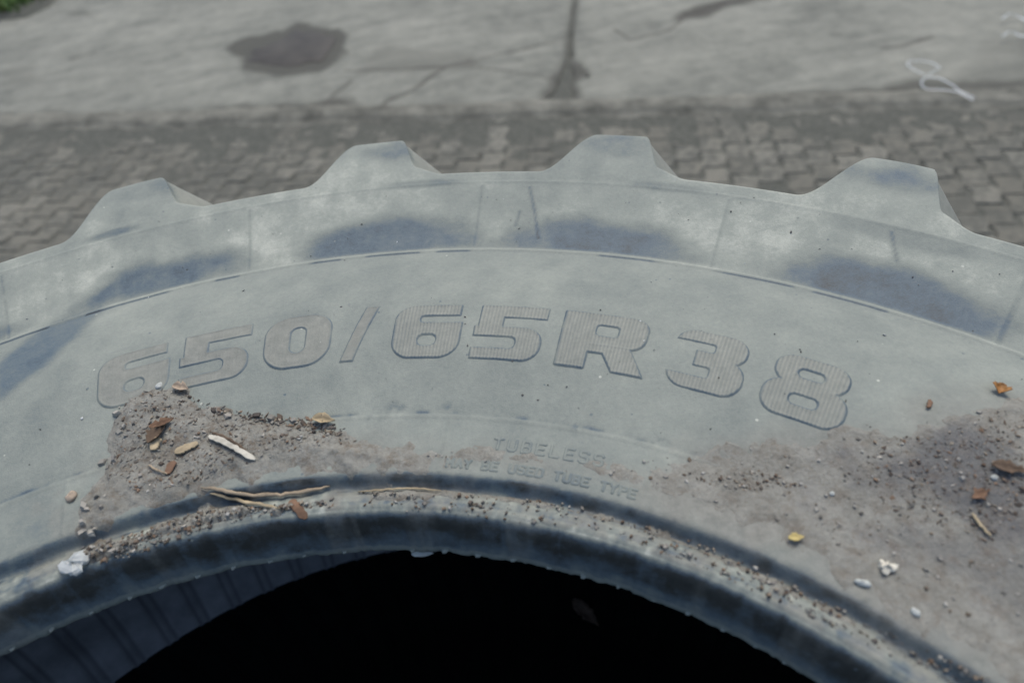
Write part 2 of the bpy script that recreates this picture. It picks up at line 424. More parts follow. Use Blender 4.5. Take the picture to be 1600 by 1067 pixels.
# rubber flash tabs along the bead toe
tab_me = None
for i, px in enumerate([(30,1008),(90,980),(150,952),(210,929),(262,915),(318,900),(372,888),(430,876),(482,867),(545,861),(640,857),(700,860),(752,866),(806,874),(862,886),(915,900),(968,918),(1023,940),(1075,962),(1130,986),(1180,1012),(1225,1036)]):
    t, _ = polar(*px); c = np.array([.4862*math.sin(R(t)), .4862*math.cos(R(t)), -.0555])
    e = np.array([math.cos(R(t)), -math.sin(R(t)), 0]); rad_ = np.array([math.sin(R(t)), math.cos(R(t)), 0])
    w, o, hh = .002+.002*rng.random(), .0012+.0012*rng.random(), .0012
    vs = []
    for k in range(2):
        zz_ = np.array([0, 0, hh*(1-2*k)])
        vs += [c-e*w+rad_*.002+zz_, c-e*w*.5-rad_*o+zz_*.6, c+e*w*.2-rad_*o*.8+zz_*.6, c+e*w+rad_*.002+zz_]
    o_ = make('flash_tab', vs, [(0, 1, 2, 3), (7, 6, 5, 4), (0, 4, 5, 1), (1, 5, 6, 2), (2, 6, 7, 3)], MT, tyre, True, {'dust': [.62]*8, 'mud': [0.]*8})

# ------------------------------------------------------------------ raised lettering
def rbox(u, v, x0, x1, y0, y1, r):
    qx = abs(u-(x0+x1)/2)-(x1-x0)/2+r; qy = abs(v-(y0+y1)/2)-(y1-y0)/2+r
    return np.hypot(np.maximum(qx, 0), np.maximum(qy, 0))+np.minimum(np.maximum(qx, qy), 0)-r
U, A_ = np.minimum, np.maximum
def sub(a, b): return np.maximum(a, -b)
def glyph(ch, u, v):
    if ch == '0': return sub(rbox(u, v, 0, 56, 0, 58, 21), rbox(u, v, 21.5, 34.5, 15, 43, 6.4))
    if ch == '6':
        g = rbox(u, v, 0, 57, 0, 58, 17); g = U(g, rbox(u, v, 30, 54, 45, 58, 1.5)); g = A_(g, -rbox(u, v, 48, 70, 44, 70, 1)*1.0) if False else g
        g = sub(g, rbox(u, v, 21, 80, 37, 45, 3.5)); g = sub(g, rbox(u, v, 54, 80, 40, 70, .8))
        return sub(g, rbox(u, v, 21, 37, 12, 24, 5.6))
    if ch == '5':
        g = U(rbox(u, v, 5, 59, 44, 58, 1), rbox(u, v, 4, 24, 23, 58, 1))
        bowl = A_(rbox(u, v, -30, 58, 0, 33.5, 15), 1-u); bowl = sub(bowl, rbox(u, v, -30, 37, 11, 23, 5))
        return U(g, bowl)
    if ch == 'R':
        g = U(rbox(u, v, 0, 24, 0, 58, 1.2), A_(rbox(u, v, -20, 67, 23, 58, 13), 0.5-u))
        g = U(g, poly_sdf(u, v, [(33, 25), (56, 25), (71, 0), (46, 0), (36, 16), (22, 16), (22, 25)]))
        return sub(g, rbox(u, v, 27, 45, 33.5, 45, 3.5))
    if ch == '3':
        g = U(rbox(u, v, 2, 54, 28, 58, 14), rbox(u, v, 0, 56, 0, 33, 15))
        g = sub(g, rbox(u, v, -9, 31, 37, 45.5, 2.5)); g = sub(g, rbox(u, v, -9, 31, 12.5, 22, 2.5))
        return sub(g, rbox(u, v, -9, 18, 20, 40, 1.5))
    if ch == '8':
        g = U(rbox(u, v, 4, 54, 28.5, 58, 13.5), rbox(u, v, 0, 58, 0, 32, 14))
        g = sub(g, rbox(u, v, 20, 38, 37, 46, 4.3)); return sub(g, rbox(u, v, 19, 39, 12, 21.5, 4.5))
    if ch == '/': return poly_sdf(u, v, [(0, 0), (11, 0), (27, 60), (16, 60)])
STROKES = {'T': [[(0,8),(5,8)],[(2.5,8),(2.5,0)]], 'U': [[(0,8),(0,1.5),(1.2,0),(3.8,0),(5,1.5),(5,8)]],
 'B': [[(0,0),(0,8),(3.8,8),(4.8,7),(4.8,5),(3.8,4.2),(0,4.2)],[(3.8,4.2),(5,3.2),(5,1),(3.8,0),(0,0)]],
 'E': [[(5,8),(0,8),(0,0),(5,0)],[(0,4.2),(4,4.2)]], 'L': [[(0,8),(0,0),(5,0)]],
 'S': [[(5,7),(4,8),(1,8),(0,7),(0,5),(1,4.2),(4,4),(5,3),(5,1),(4,0),(1,0),(0,1)]],
 'M': [[(0,0),(0,8),(2.5,3.5),(5,8),(5,0)]], 'A': [[(0,0),(2.5,8),(5,0)],[(1,2.8),(4,2.8)]],
 'Y': [[(0,8),(2.5,4),(5,8)],[(2.5,4),(2.5,0)]], 'D': [[(0,0),(0,8),(3.5,8),(5,6.5),(5,1.5),(3.5,0),(0,0)]],
 'P': [[(0,0),(0,8),(4,8),(5,7),(5,5),(4,4.2),(0,4.2)]]}
def place_glyph(name, sdf_fn, w, h, th0, rbase, rmid, hatch, rim, fill, worn, step, pad, dust0, mud0=0.):
    u = np.arange(-pad, w+pad+step, step); v = np.arange(-pad, h+pad+step, step)
    uu, vv = np.meshgrid(u, v, indexing='ij'); s = sdf_fn(uu, vv)
    thd = th0+np.degrees(uu*.001/rmid); r = rbase+vv*.001
    hgt = fill*(1-sstep(-1.2*rim[1], .6, s))
    if hatch: hgt = hgt+hatch*(1-sstep(-rim[1]*1.4, -rim[1]*.8, s))*(.5+.5*np.cos(uu*2*math.pi/2.9))
    hgt = hgt+rim[0]*np.exp(-((s+rim[1]*.55)/(rim[1]*.5))**2)
    hgt = hgt*(1-worn*fbm(uu*.08, vv*.08, 3, int(th0*3) % 50+60))
    z = ztop(r)+seams(thd, r)+hgt-.0007*sstep(.1, pad*.9, s)+.00025
    D = .60+.30*(fbm(np.radians(thd)*.7*14, r*14, 4, 1)-.5)+.14*(fbm(np.radians(thd)*.7*55, r*55, 4, 5)-.5)
    ins = 1-sstep(-.9, -.1, s)
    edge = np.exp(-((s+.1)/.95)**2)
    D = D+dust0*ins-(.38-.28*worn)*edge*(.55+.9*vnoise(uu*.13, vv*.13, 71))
    if hatch > .0002: D = D+.17*ins*np.cos(uu*2*math.pi/2.9)
    Mu = mud0*ins*(1-edge)*((.72+.28*np.cos(uu*2*math.pi/2.9)) if hatch > .0002 else 1)
    V = cart(thd, r, z).reshape(-1, 3); F = grid_faces(*uu.shape)
    keep = (s[:-1, :-1] < pad*.8)
    ids, f = submesh(V, F[keep])
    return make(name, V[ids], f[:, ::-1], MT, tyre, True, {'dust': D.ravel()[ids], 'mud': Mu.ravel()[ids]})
for ch, t0, wid, hatch, worn in [('6', -8.75, 57, .0001, .55), ('5', -3.1, 59, .0001, .35), ('0', 3.15, 56, .0001, .3), ('/', 9.0, 27, 0, .3), ('6', 12.75, 57, .00045, .25),
                           ('5', 18.6, 59, .00045, .2), ('R', 24.95, 71, .0005, .2), ('3', 32.6, 56, .0005, .2), ('8', 38.75, 58, .0005, .15)]:
    nm = 'slash' if ch == '/' else ('letter' if ch == 'R' else 'digit')
    sc_ = {'5': .97, 'R': .98}.get(ch, .98)
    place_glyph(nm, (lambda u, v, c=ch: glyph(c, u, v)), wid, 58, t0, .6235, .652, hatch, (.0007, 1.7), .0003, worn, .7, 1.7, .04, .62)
def text_arc(txt, t_first, t_last, rbase, hgt, hs, dust, mud):
    n = len(txt)
    for i, c in enumerate(txt):
        if c == ' ': continue
        k = hgt/8; t0 = t_first+(t_last-t_first)*i/(n-1)
        f = lambda u, v, c=c, k=k: np.minimum.reduce([seg_dist(u/k, v/k, s) for s in STROKES[c]])*k-.85
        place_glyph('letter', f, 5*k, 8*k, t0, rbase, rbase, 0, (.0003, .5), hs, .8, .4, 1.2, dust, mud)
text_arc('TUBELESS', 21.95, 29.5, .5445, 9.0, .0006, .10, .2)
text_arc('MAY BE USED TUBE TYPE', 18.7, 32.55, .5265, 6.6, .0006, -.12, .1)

# ------------------------------------------------------------------ dirt on the tyre
HEAPS = []
def on_top(px, py):                    # tyre surface or the dirt lying on it
    P = on_tyre(px, py)
    for it in range(3):
        aa = math.atan2(P[0], P[1])*.6; r = math.hypot(P[0], P[1]); z = float(ztop(r))
        for (a0, r0_, st, Z) in HEAPS:
            i, j = int((aa-a0)/st), int((r-r0_)/st)
            if 0 <= i < Z.shape[0] and 0 <= j < Z.shape[1]: z = max(z, Z[i, j])
        P = on_plane(px, py, z)
    return P
def dirt_patch(name, pts, thick, label, cat, wetpts=(), seed=0, brown=.6, crumb=.0016, edge=.012, step=.0014, ragged=.012, floor=.0):
    P = mpoly(pts); P = np.array(P); a0, r0_ = P.min(0)-.02; a1, r1 = P.max(0)+.02
    a = np.arange(a0, a1, step); r = np.arange(max(r0_, .497), r1, step)
    aa, rr = np.meshgrid(a, r, indexing='ij'); s = poly_sdf(aa, rr, P.tolist())
    s = s+ragged*(fbm(aa*60, rr*60, 4, seed)-.5)*2
    m = sstep(.0, -edge, s); 
    h = thick*m*(.45+1.1*fbm(aa*45, rr*45, 4, seed+4)*.9)+crumb*m**.5*(fbm(aa*260, rr*260, 3, seed+8)-.45)*1.6+floor
    # filling the hollow next to the bead
    z0 = ztop(rr)
    z = z0+h*sstep(.0, .006, -s)-.0006*(1-sstep(.0, .004, -s))
    wet = np.zeros(aa.shape)
    for wp, amt in wetpts:
        ws = poly_sdf(aa, rr, mpoly(wp))+.035*(fbm(aa*30, rr*30, 4, seed+12)-.5)*2
        wet = np.maximum(wet, amt*sstep(.028, -.028, ws))
    th_ = np.degrees(aa/.6); V = cart(th_, rr, z).reshape(-1, 3); F = grid_faces(*aa.shape)
    keep = s[:-1, :-1] < .0005
    HEAPS.append((a[0], r[0], step, np.where(s < .0005, z, -9)))
    ids, f = submesh(V, F[keep])
    o = make(name, V[ids], f[:, ::-1], MD, None, True, {'wet': wet.ravel()[ids], 'brown': np.full(len(ids), brown)})
    return tag(o, label, cat, kind='stuff')
dirt_patch('dirt_heap', [(192,618),(238,600),(282,603),(330,634),(400,648),(470,655),(530,668),(585,690),(640,706),(690,716),(700,730),(640,742),(520,745),(420,748),(330,765),(250,800),(205,822),(150,838),(118,848),(128,790),(150,742),(160,690),(178,645)],
           .0058, 'heap of dry grey dirt with wood bits below the figures 650', 'dirt', [([(190,640),(300,640),(330,690),(210,700)], .3), ([(380,700),(560,700),(640,735),(420,742),(300,770),(250,750)], .3)], 3, 1.0, .0012, .026)
dirt_patch('dirt_crust', [(560,690),(700,700),(860,712),(1010,735),(1085,700),(1200,690),(1310,668),(1400,668),(1412,646),(1500,644),(1590,624),(1680,640),(1720,760),(1700,960),(1650,1100),(1485,1008),(1332,905),(1190,826),(1060,782),(900,735),(760,728),(640,735)],
           .0009, 'thin dried mud film on the sidewall right of the small lettering', 'dirt',
           [([(1300,690),(1420,660),(1620,670),(1680,800),(1600,840),(1450,800),(1330,770)], .72), ([(1180,760),(1420,800),(1650,860),(1660,1000),(1500,940),(1300,860)], .5), ([(1240,830),(1370,850),(1350,905),(1270,870)], .6)], 21, .6, .0009, .016, .0016, .020)
dirt_patch('gravelly_dirt', [(130,850),(200,835),(290,800),(340,782),(420,790),(520,778),(560,782),(430,805),(330,822),(250,850),(180,880),(110,890)],
           .0035, 'crumbly brown gravelly dirt on the bead ledge below the forked twig', 'dirt', [], 37, 1.0, .0026, .008, .0012, .006)
dirt_patch('dirt_streak', [(560,770),(700,765),(830,778),(950,800),(1060,830),(1160,880),(1260,930),(1370,985),(1340,985),(1230,935),(1100,870),(980,825),(840,795),(700,782),(560,785)],
           .0012, 'streak of tan dirt along the bead ledge right of the middle', 'dirt', [], 43, .7, .0014, .006, .0012, .008)

# ------------------------------------------------------------------ litter on the tyre
def mcol(name, c, rough=.8, spec=.3, var=.35, sc_=90):
    return mat_plain(name, tuple(x*(1-var) for x in c), tuple(min(1, x*(1+var)) for x in c), sc_, rough, spec)
M_PALE = mcol('pale_wood', (.42, .39, .32)); M_TAN = mcol('tan_wood', (.30, .24, .15)); M_BRN = mcol('brown_bark', (.085, .058, .038))
M_RED = mcol('red_brown_bark', (.13, .075, .045)); M_GRYW = mcol('grey_brown_twig', (.24, .19, .13)); M_WHT = mcol('chalky_white', (.34, .35, .325), .8, .3, .2)
M_ORG = mcol('orange_leaf', (.20, .09, .02), .6, .3, .5, 160); M_YEL = mcol('yellow_leaf', (.34, .27, .10), .6, .3, .3, 160); M_CLOD = mcol('tan_clod', (.27, .215, .16))
b = NB('crumpled_film'); b.b.inputs['Transmission Weight'].default_value = .45; b.b.inputs['IOR'].default_value = 1.25
M_FILM = b.out((.56, .58, .56), .35, .6)
def ribbon(name, pts, w, hgt, mat, label, cat, lift=.001, taper=.5, surf=None, curl=0., group=None, seed=1, flat=False):
    """an irregular splinter / twig / strip following points given on the tyre top"""
    rs = np.random.default_rng(seed)
    P = np.array([surf(*p) if surf else on_top(*p) for p in pts], float); P[:, 2] += min(lift, .0012)
    s = np.r_[0, np.cumsum(np.linalg.norm(np.diff(P, axis=0), axis=1))]; n = max(10, len(pts)*5)
    t = np.linspace(0, s[-1], n); C = np.stack([np.interp(t, s, P[:, k]) for k in range(3)], -1)
    for _ in range(2):
        C[1:-1] = (C[:-2]+2*C[1:-1]+C[2:])/4
    C[:, 2] += curl*np.sin(np.linspace(0, math.pi, n))
    T = np.gradient(C, axis=0); T /= np.linalg.norm(T, axis=1, keepdims=True); S = np.cross(T, [0, 0, 1.]); S /= np.linalg.norm(S, axis=1, keepdims=True)
    prof = np.interp(np.linspace(0, 1, n), [0, .08, .5, .9, 1], [taper*.6, .9, 1, .85, taper*.5])*(.85+.3*rs.random(n))
    if flat: prof = np.interp(np.linspace(0, 1, n), np.linspace(0, 1, 5), .8+.4*rs.random(5)); prof[0] *= .45; prof[1] *= .85; prof[-1] *= .3; prof[-2] *= .75
    C[1:-1] += S[1:-1]*(rs.normal(size=(n-2, 1))*w*(.05 if flat else .14))
    m = 8; V = []
    for i in range(n):
        for k in range(m):
            q = 2*math.pi*k/m; cx, cz = math.cos(q), math.sin(q)
            if flat: cx, cz = np.sign(cx)*abs(cx)**.3, np.sign(cz)*abs(cz)**.3
            V.append(C[i]+S[i]*cx*w/2*prof[i]+np.array([0, 0, (cz+1)*hgt/2*(.6+.4*prof[i])*(1 if flat else .85+.3*rs.random())*(.6 if flat else 1)]))
    F = [(i*m+k, i*m+(k+1) % m, (i+1)*m+(k+1) % m, (i+1)*m+k) for i in range(n-1) for k in range(m)]
    F += [tuple(range(m))[::-1], tuple((n-1)*m+k for k in range(m))]; hgt = hgt
    return tag(make(name, V, F, mat, None, not flat), label, cat, group)
def lump(name, px, size, mat, label, cat, sq=.6, seed=1, rough=.35, surf=None, lift=0., group=None, elong=(1, 1), rot=0.):
    rs = np.random.default_rng(seed); P = surf(*px) if surf else on_top(*px)
    nu, nv = 12, 8; V = []
    ph = rs.random(6)*6.28
    for j in range(nv+1):
        for i in range(nu):
            la = -math.pi/2+math.pi*j/nv; lo = 2*math.pi*i/nu
            k = 1+rough*(math.sin(3*lo+ph[0])*math.cos(2*la+ph[1])*.4+math.sin(2*lo+ph[2])*.3+rs.normal()*.22)
            v = np.array([math.cos(la)*math.cos(lo)*elong[0], math.cos(la)*math.sin(lo)*elong[1], math.sin(la)*sq])*k*size/2
            c, s_ = math.cos(rot), math.sin(rot); v = np.array([v[0]*c-v[1]*s_, v[0]*s_+v[1]*c, v[2]])
            V.append(P+v+np.array([0, 0, size*sq*.25+lift]))
    F = [(j*nu+i, j*nu+(i+1) % nu, (j+1)*nu+(i+1) % nu, (j+1)*nu+i) for j in range(nv) for i in range(nu)]
    return tag(make(name, V, F, mat, None, rough < .5), label, cat, group)
def leaf(name, px, size, mat, label, cat, rot=0., asp=.5, surf=None, lift=.003, curl=.35, seed=1, teeth=.18):
    rs = np.random.default_rng(seed); P = surf(*px) if surf else on_top(*px); V = []
    n = 11; rows = 5
    for i in range(n):
        t = i/(n-1); half = size*asp/2*math.sin(math.pi*min(.97, max(.03, t))**.8)*(1+teeth*rs.normal())
        for k in range(rows):
            q = (k/(rows-1)-.5)*2
            x_, y_ = (t-.5)*size, q*half
            z_ = curl*abs(q)**1.5*half+curl*.5*size*(t-.5)**2+.02*size*rs.normal()
            c, s_ = math.cos(rot), math.sin(rot)
            V.append(P+np.array([x_*c-y_*s_, x_*s_+y_*c, z_+min(lift, .002)]))
    m0 = len(V); V += [v-np.array([0, 0, .0006]) for v in V]
    g = grid_faces(n, rows).reshape(-1, 4); F = g.tolist()+(g[:, ::-1]+m0).tolist()
    rim_ = [(i*rows) for i in range(n)]; rim2 = [i*rows+rows-1 for i in range(n)]
    for L, fl in ((rim_, 0), (rim2, 1)):
        for a_, b_ in zip(L[:-1], L[1:]):
            q = (a_, b_, b_+m0, a_+m0); F.append(q[::-1] if fl else q)
    return tag(make(name, V, F, mat), label, cat)

ribbon('wood_splinter', [(328,683),(352,694),(378,709),(400,720)], .0044, .0026, M_PALE, 'pale curved wood splinter lying in the grey dirt heap below the 50', 'splinter', .0075, .7, None, .002, seed=3, flat=True)
ribbon('wood_splinter', [(333,678),(360,690),(386,706)], .0028, .0022, M_BRN, 'thin dark bark strip along the upper edge of the pale splinter', 'splinter', .0085, .5, None, .001, seed=8)
ribbon('wood_chip', [(275,709),(293,702),(311,695)], .0062, .0026, M_TAN, 'blunt yellowish tan wood chip left of the pale splinter', 'wood chip', .009, .9, None, 0, seed=4, flat=True)
leaf('dry_leaf', (248,682), .018, M_BRN, 'crumpled brown dry leaf in the dirt heap left of the tan chip', 'leaf', R(55), .55, None, .008, .9, 4, .3)
leaf('dry_leaf', (256,665), .018, M_RED, 'reddish torn leaf scrap above the crumpled brown leaf', 'leaf', R(15), .45, None, .009, .8, 6, .3)
ribbon('wood_chip', [(242,705),(247,685)], .0075, .003, M_TAN, 'tan wood chip standing out of the crumpled brown leaf', 'wood chip', .009, .9, None, 0, seed=14, flat=True)
ribbon('bark_chip', [(264,742),(272,722)], .0062, .002, M_RED, 'red brown bark chip below the tan chip', 'bark chip', .009, .8, None, 0, seed=5, flat=True)
ribbon('twig', [(234,728),(248,737),(263,743)], .0017, .0016, M_GRYW, 'short thin twig left of the red brown bark chip', 'twig', .009, .6, None, 0, seed=6)
ribbon('twig', [(316,764),(350,770),(398,778),(450,776),(490,769),(517,762)], .0030, .0024, M_GRYW, 'longer upper arm of the forked brown twig on the bead ledge', 'twig', .0035, .4, None, .001, seed=9)
ribbon('twig', [(330,773),(370,784),(410,792),(452,798)], .0026, .0020, M_TAN, 'lower straighter arm of the forked tan twig on the bead ledge', 'twig', .0030, .4, None, .001, seed=10)
ribbon('bark_chip', [(455,784),(466,797),(480,812)], .0058, .0024, M_RED, 'orange brown bark strip hanging below the forked twig', 'bark chip', .003, .5, None, 0, seed=11, flat=True)
leaf('bark_curl', (508,660), .018, M_TAN, 'curled tan bark flake at the upper edge of the dirt heap', 'bark', R(-20), .5, None, .006, 1.0, 9, .15)
leaf('bark_curl', (285,609), .015, M_CLOD, 'small curled bark flake at the peak of the dirt heap', 'bark', R(-30), .55, None, .006, .9, 11, .2)
lump('pebble', (249,604), .006, M_WHT, 'small white pebble left of the dirt heap peak', 'pebble', .6, 2)
lump('dirt_clod', (113,777), .0085, M_CLOD, 'single tan clod on bare rubber left of the dirt heap', 'clod', .6, 3)
lump('plastic_scrap', (120,884), .020, M_FILM, 'crumpled translucent white plastic scrap at the left end of the bead ledge', 'plastic scrap', .36, 7, .85, None, .001, None, (1.1, .7), R(-25))
leaf('leaf_scrap', (1243,842), .0095, M_YEL, 'tiny yellow leaf scrap on the mud film right of the lettering', 'leaf', R(-10), .5, None, .002, .5, 13)
lump('pebble', (1348,912), .0085, M_WHT, 'oval white pebble beside the speckled crumb at the bead groove', 'pebble', .5, 5, .3, None, 0, None, (1.1, .5), R(-25))
lump('crumb', (1385,888), .008, M_PALE, 'speckled whitish crumb above the oval white pebble', 'crumb', .7, 8, .8)
lump('pebble', (1430,957), .005, M_WHT, 'small round whitish pebble below the speckled crumb', 'pebble', .6, 9)
leaf('leaf_scrap', (1561,611), .011, M_ORG, 'orange brown leaf scrap on clean rubber at the right edge', 'leaf', R(40), .7, None, .004, .9, 15, .4)
ribbon('straw', [(1517,804),(1530,822),(1545,840)], .0022, .0018, M_TAN, 'tan straw stalk on the dark mud at the right', 'straw', .003, .5, None, 0, seed=17)
ribbon('straw', [(560,770),(600,767),(645,764),(690,768)], .0014, .0012, M_TAN, 'fine pale straw on the bead ledge between the forked twig and the middle', 'straw', .001, .5, None, 0, seed=27)
ribbon('bark_chip', [(1449,640),(1452,627)], .0032, .0016, M_RED, 'small reddish chip on the edge of the mud film', 'bark chip', .002, .6, None, 0, seed=18)
leaf('dry_leaf', (1575,735), .020, M_BRN, 'dark brown rotting leaf on the wet mud at the right edge', 'leaf', R(-30), .45, None, .003, .6, 19, .3)
leaf('dry_leaf', (1530,775), .014, M_RED, 'brown leaf fragment above the straw stalk', 'leaf', R(10), .4, None, .003, .6, 20, .35)
lump('mud_drip', (657,861), .010, M_WHT, 'whitish dried drip hanging on the bead edge at its topmost point', 'drip', .5, 12, .3, None, -.004, None, (1.5, .6), R(-15))
lump('pebble', (1300,772), .0034, M_WHT, 'tiny white grain at the left end of the wet mud patch', 'pebble', .7, 22)
lump('pebble', (1553,747), .0042, M_WHT, 'tiny white grain beside the dark rotting leaf', 'pebble', .7, 23)
leaf('floating_leaf', (915,958), .05, M_BRN, 'small brown leaf floating on the dark water inside the tyre', 'leaf', R(-60), .4, (lambda x, y: on_plane(x, y, -.575)), .002, .4, 25, .2)

# fine litter: countless chips, crumbs and flecks
MX = NB('mixed_litter'); _a = MX.attr('tint'); M_LIT = MX.out(_a.outputs['Color'], .85, .25)
def scatter(name, pts, n, smin, smax, cols, label, cat, lift=.004, seed=1, elong=3., dens_fn=None, surf=None, hz=.35):
    rs = np.random.default_rng(seed); P = np.array(pts, float); lo, hi = P.min(0), P.max(0); V, F, Cc = [], [], []
    cnt = 0
    while cnt < n:
        q = lo+rs.random((4*n, 2))*(hi-lo); s = poly_sdf(q[:, 0], q[:, 1], pts); q = q[s < 0]
        for p in q[:n-cnt]:
            c = on_top(*p) if surf is None else surf(*p); L = smin+(smax-smin)*rs.random()**2.5; e = 1+(elong-1)*rs.random()
            a = rs.random()*6.28; wd_ = L/e; t = wd_*hz*(.5+rs.random())
            e1 = np.array([math.cos(a), math.sin(a), .25*rs.normal()])*L/2; e2 = np.array([-math.sin(a), math.cos(a), .3*rs.normal()])*wd_/2
            c = c+np.array([0, 0, .0003]); k0 = len(V)
            j = lambda: .7+.6*rs.random()
            for zz_ in (0, t):
                z3 = np.array([0, 0, zz_]); f_ = 1 if zz_ == 0 else .75
                V += [c-e1*j()*f_+z3, c+e2*j()*f_+z3, c+e1*j()*f_+z3, c-e2*j()*f_+z3]
            F += [(k0+3, k0+2, k0+1, k0), (k0+4, k0+5, k0+6, k0+7)]+[(k0+i, k0+(i+1) % 4, k0+4+(i+1) % 4, k0+4+i) for i in range(4)]
            col = np.array(cols[rs.integers(len(cols))])*(.6+.8*rs.random()); Cc += [np.clip(col, 0, 1)]*8; cnt += 1
            if cnt >= n: break
    return tag(make(name, V, F, M_LIT, None, False, {'tint': np.array(Cc)}), label, cat, kind='stuff')
CB = [(.115,.085,.062),(.095,.076,.06),(.18,.152,.115),(.165,.15,.128),(.23,.212,.18),(.08,.068,.057),(.135,.092,.062)]
CG = [(.20,.19,.165),(.165,.155,.135),(.12,.11,.095),(.225,.215,.19),(.13,.10,.072)]
scatter('litter', [(195,625),(240,605),(285,608),(340,640),(500,662),(560,690),(480,700),(400,720),(330,750),(220,770),(165,740),(185,660)], 1900, .0006, .0048, CB+CG, 'small brown wood bits strewn over the dirt heap', 'litter', .0075, 2, 7.)
scatter('litter', [(330,636),(410,648),(500,655),(545,672),(535,684),(430,664),(340,652)], 170, .0015, .0085, CB, 'bark bits along the upper edge of the dirt heap', 'litter', .0045, 3, 5.)
scatter('grit', [(130,855),(200,838),(300,800),(420,790),(520,780),(520,792),(400,808),(300,832),(200,872),(130,880)], 560, .001, .0045, CG+CG+CB, 'gravel and crumbs in the dirt on the bead ledge', 'grit', .0035, 4, 2., hz=.4)
scatter('litter', [(1380,690),(1600,650),(1600,830),(1520,850),(1400,800),(1320,745)], 1100, .0005, .0044, CB+[(.07,.055,.045)]*2, 'brown rotted leaf bits over the wet mud at the right', 'litter', .0022, 5, 6., hz=.25)
scatter('clods', [(192,622),(215,628),(190,700),(172,760),(150,830),(122,845),(132,790),(155,735),(165,690),(178,650)], 26, .002, .009, [(.22,.205,.175),(.20,.185,.16),(.25,.235,.20)], 'pale crumbly clods along the left edge of the dirt heap', 'dirt', .002, 12, 1.5, hz=.4)
scatter('litter', [(1060,740),(1200,735),(1250,760),(1150,770)], 200, .0006, .0035, CB, 'brown crumbs on the mud film right of the small lettering', 'litter', .0018, 6, 3.)
scatter('grit', [(560,690),(900,725),(1200,690),(1420,650),(1600,640),(1600,1040),(1300,850),(1000,750),(700,725)], 300, .001, .0042, CG, 'pale and dark grains over the mud film', 'grit', .0016, 7, 2.)
scatter('grit', [(560,768),(850,778),(1100,850),(1380,985),(1560,1067),(1480,1067),(1230,945),(950,830),(560,792)], 460, .001, .0042, CG+CB, 'crumbs along the bead ledge right of the forked twig', 'grit', .0010, 8, 2., hz=.6)
scatter('grit', [(0,420),(300,330),(700,280),(1100,290),(1600,400),(1600,610),(1350,650),(1050,680),(700,635),(300,610),(0,780)], 150, .0008, .003, [(.04,.04,.04),(.06,.06,.06),(.08,.075,.07),(.4,.4,.38)], 'sparse dark specks over the clean sidewall', 'grit', .0002, 9, 3.)

# ------------------------------------------------------------------ yard: pavers, concrete, grass
G = np.array([[0, 0]])
def gnd(px, py, dz=0): return on_plane(px, py, GZ+dz)
B1, B2 = gnd(0, 186)[:2], gnd(1600, 143)[:2]
e1 = (B2-B1)/np.linalg.norm(B2-B1); e2 = np.array([-e1[1], e1[0]]); OB = gnd(885, 172)[:2]
def to_l(P): d = np.asarray(P)[..., :2]-OB; return np.stack([d@e1, d@e2], -1)
def to_w(a, b_, z=0): return np.stack([OB[0]+a*e1[0]+b_*e2[0], OB[1]+a*e1[1]+b_*e2[1], GZ+z+0*np.asarray(a)], -1)
def gl(px, py): return tuple(to_l(gnd(px, py)))

s_ = 90.
tag(make('ground', [(-s_, -s_, GZ-.03), (s_, -s_, GZ-.03), (s_, s_, GZ-.03), (-s_, s_, GZ-.03)], [(0, 1, 2, 3)], mat_plain('earth', (.07, .065, .05), (.14, .13, .10), 3, .95, .2, .01)), kind='structure')
# dirt bed below the pavers (visible in the joints)
a = np.arange(-4.6, 4.6, .03); bb = np.arange(-4.6, .06, .03); aa, bm = np.meshgrid(a, bb, indexing='ij')
V = to_w(aa, bm, -.0055+.004*sstep(-.8, -.1, bm)+.012*(fbm(aa*7, bm*7, 4, 3)-.5)).reshape(-1, 3)
paving = tag(make('paving', V, grid_faces(*aa.shape).reshape(-1, 4), MS), kind='structure')
PL, PWD, AMP, GAP = .128, .114, .017, .0026
def paver_geo(seed=0):
    vs = np.array([0, .3, .5, .8, 1.0]); off = np.array([0, .1, 1, .9, 0.])*AMP-AMP/2
    left = [(o+GAP, v*PL+(GAP if v == 0 else (-GAP if v == 1 else 0))) for v, o in zip(vs, off)]
    right = [(o+PWD-GAP, v*PL+(GAP if v == 0 else (-GAP if v == 1 else 0))) for v, o in zip(vs, off)][::-1]
    o = np.array(left+right)-np.array([PWD/2, PL/2]); n = len(o)
    inner = o*np.array([1-.10, 1-.05])
    V = np.concatenate([np.c_[inner, np.zeros(n)], np.c_[o, np.full(n, -.006)], np.c_[o, np.full(n, -.05)]])
    F = [tuple(range(n))]+[(k*n+i, (k+1)*n+i, (k+1)*n+(i+1) % n, k*n+(i+1) % n) for k in (0, 1) for i in range(n)]
    F = [f[::-1] for f in F]
    return V, F
PV, PF = paver_geo()
pm = bpy.data.meshes.new('paver'); pm.from_pydata(PV.tolist(), [], PF); pm.materials.append(MP)
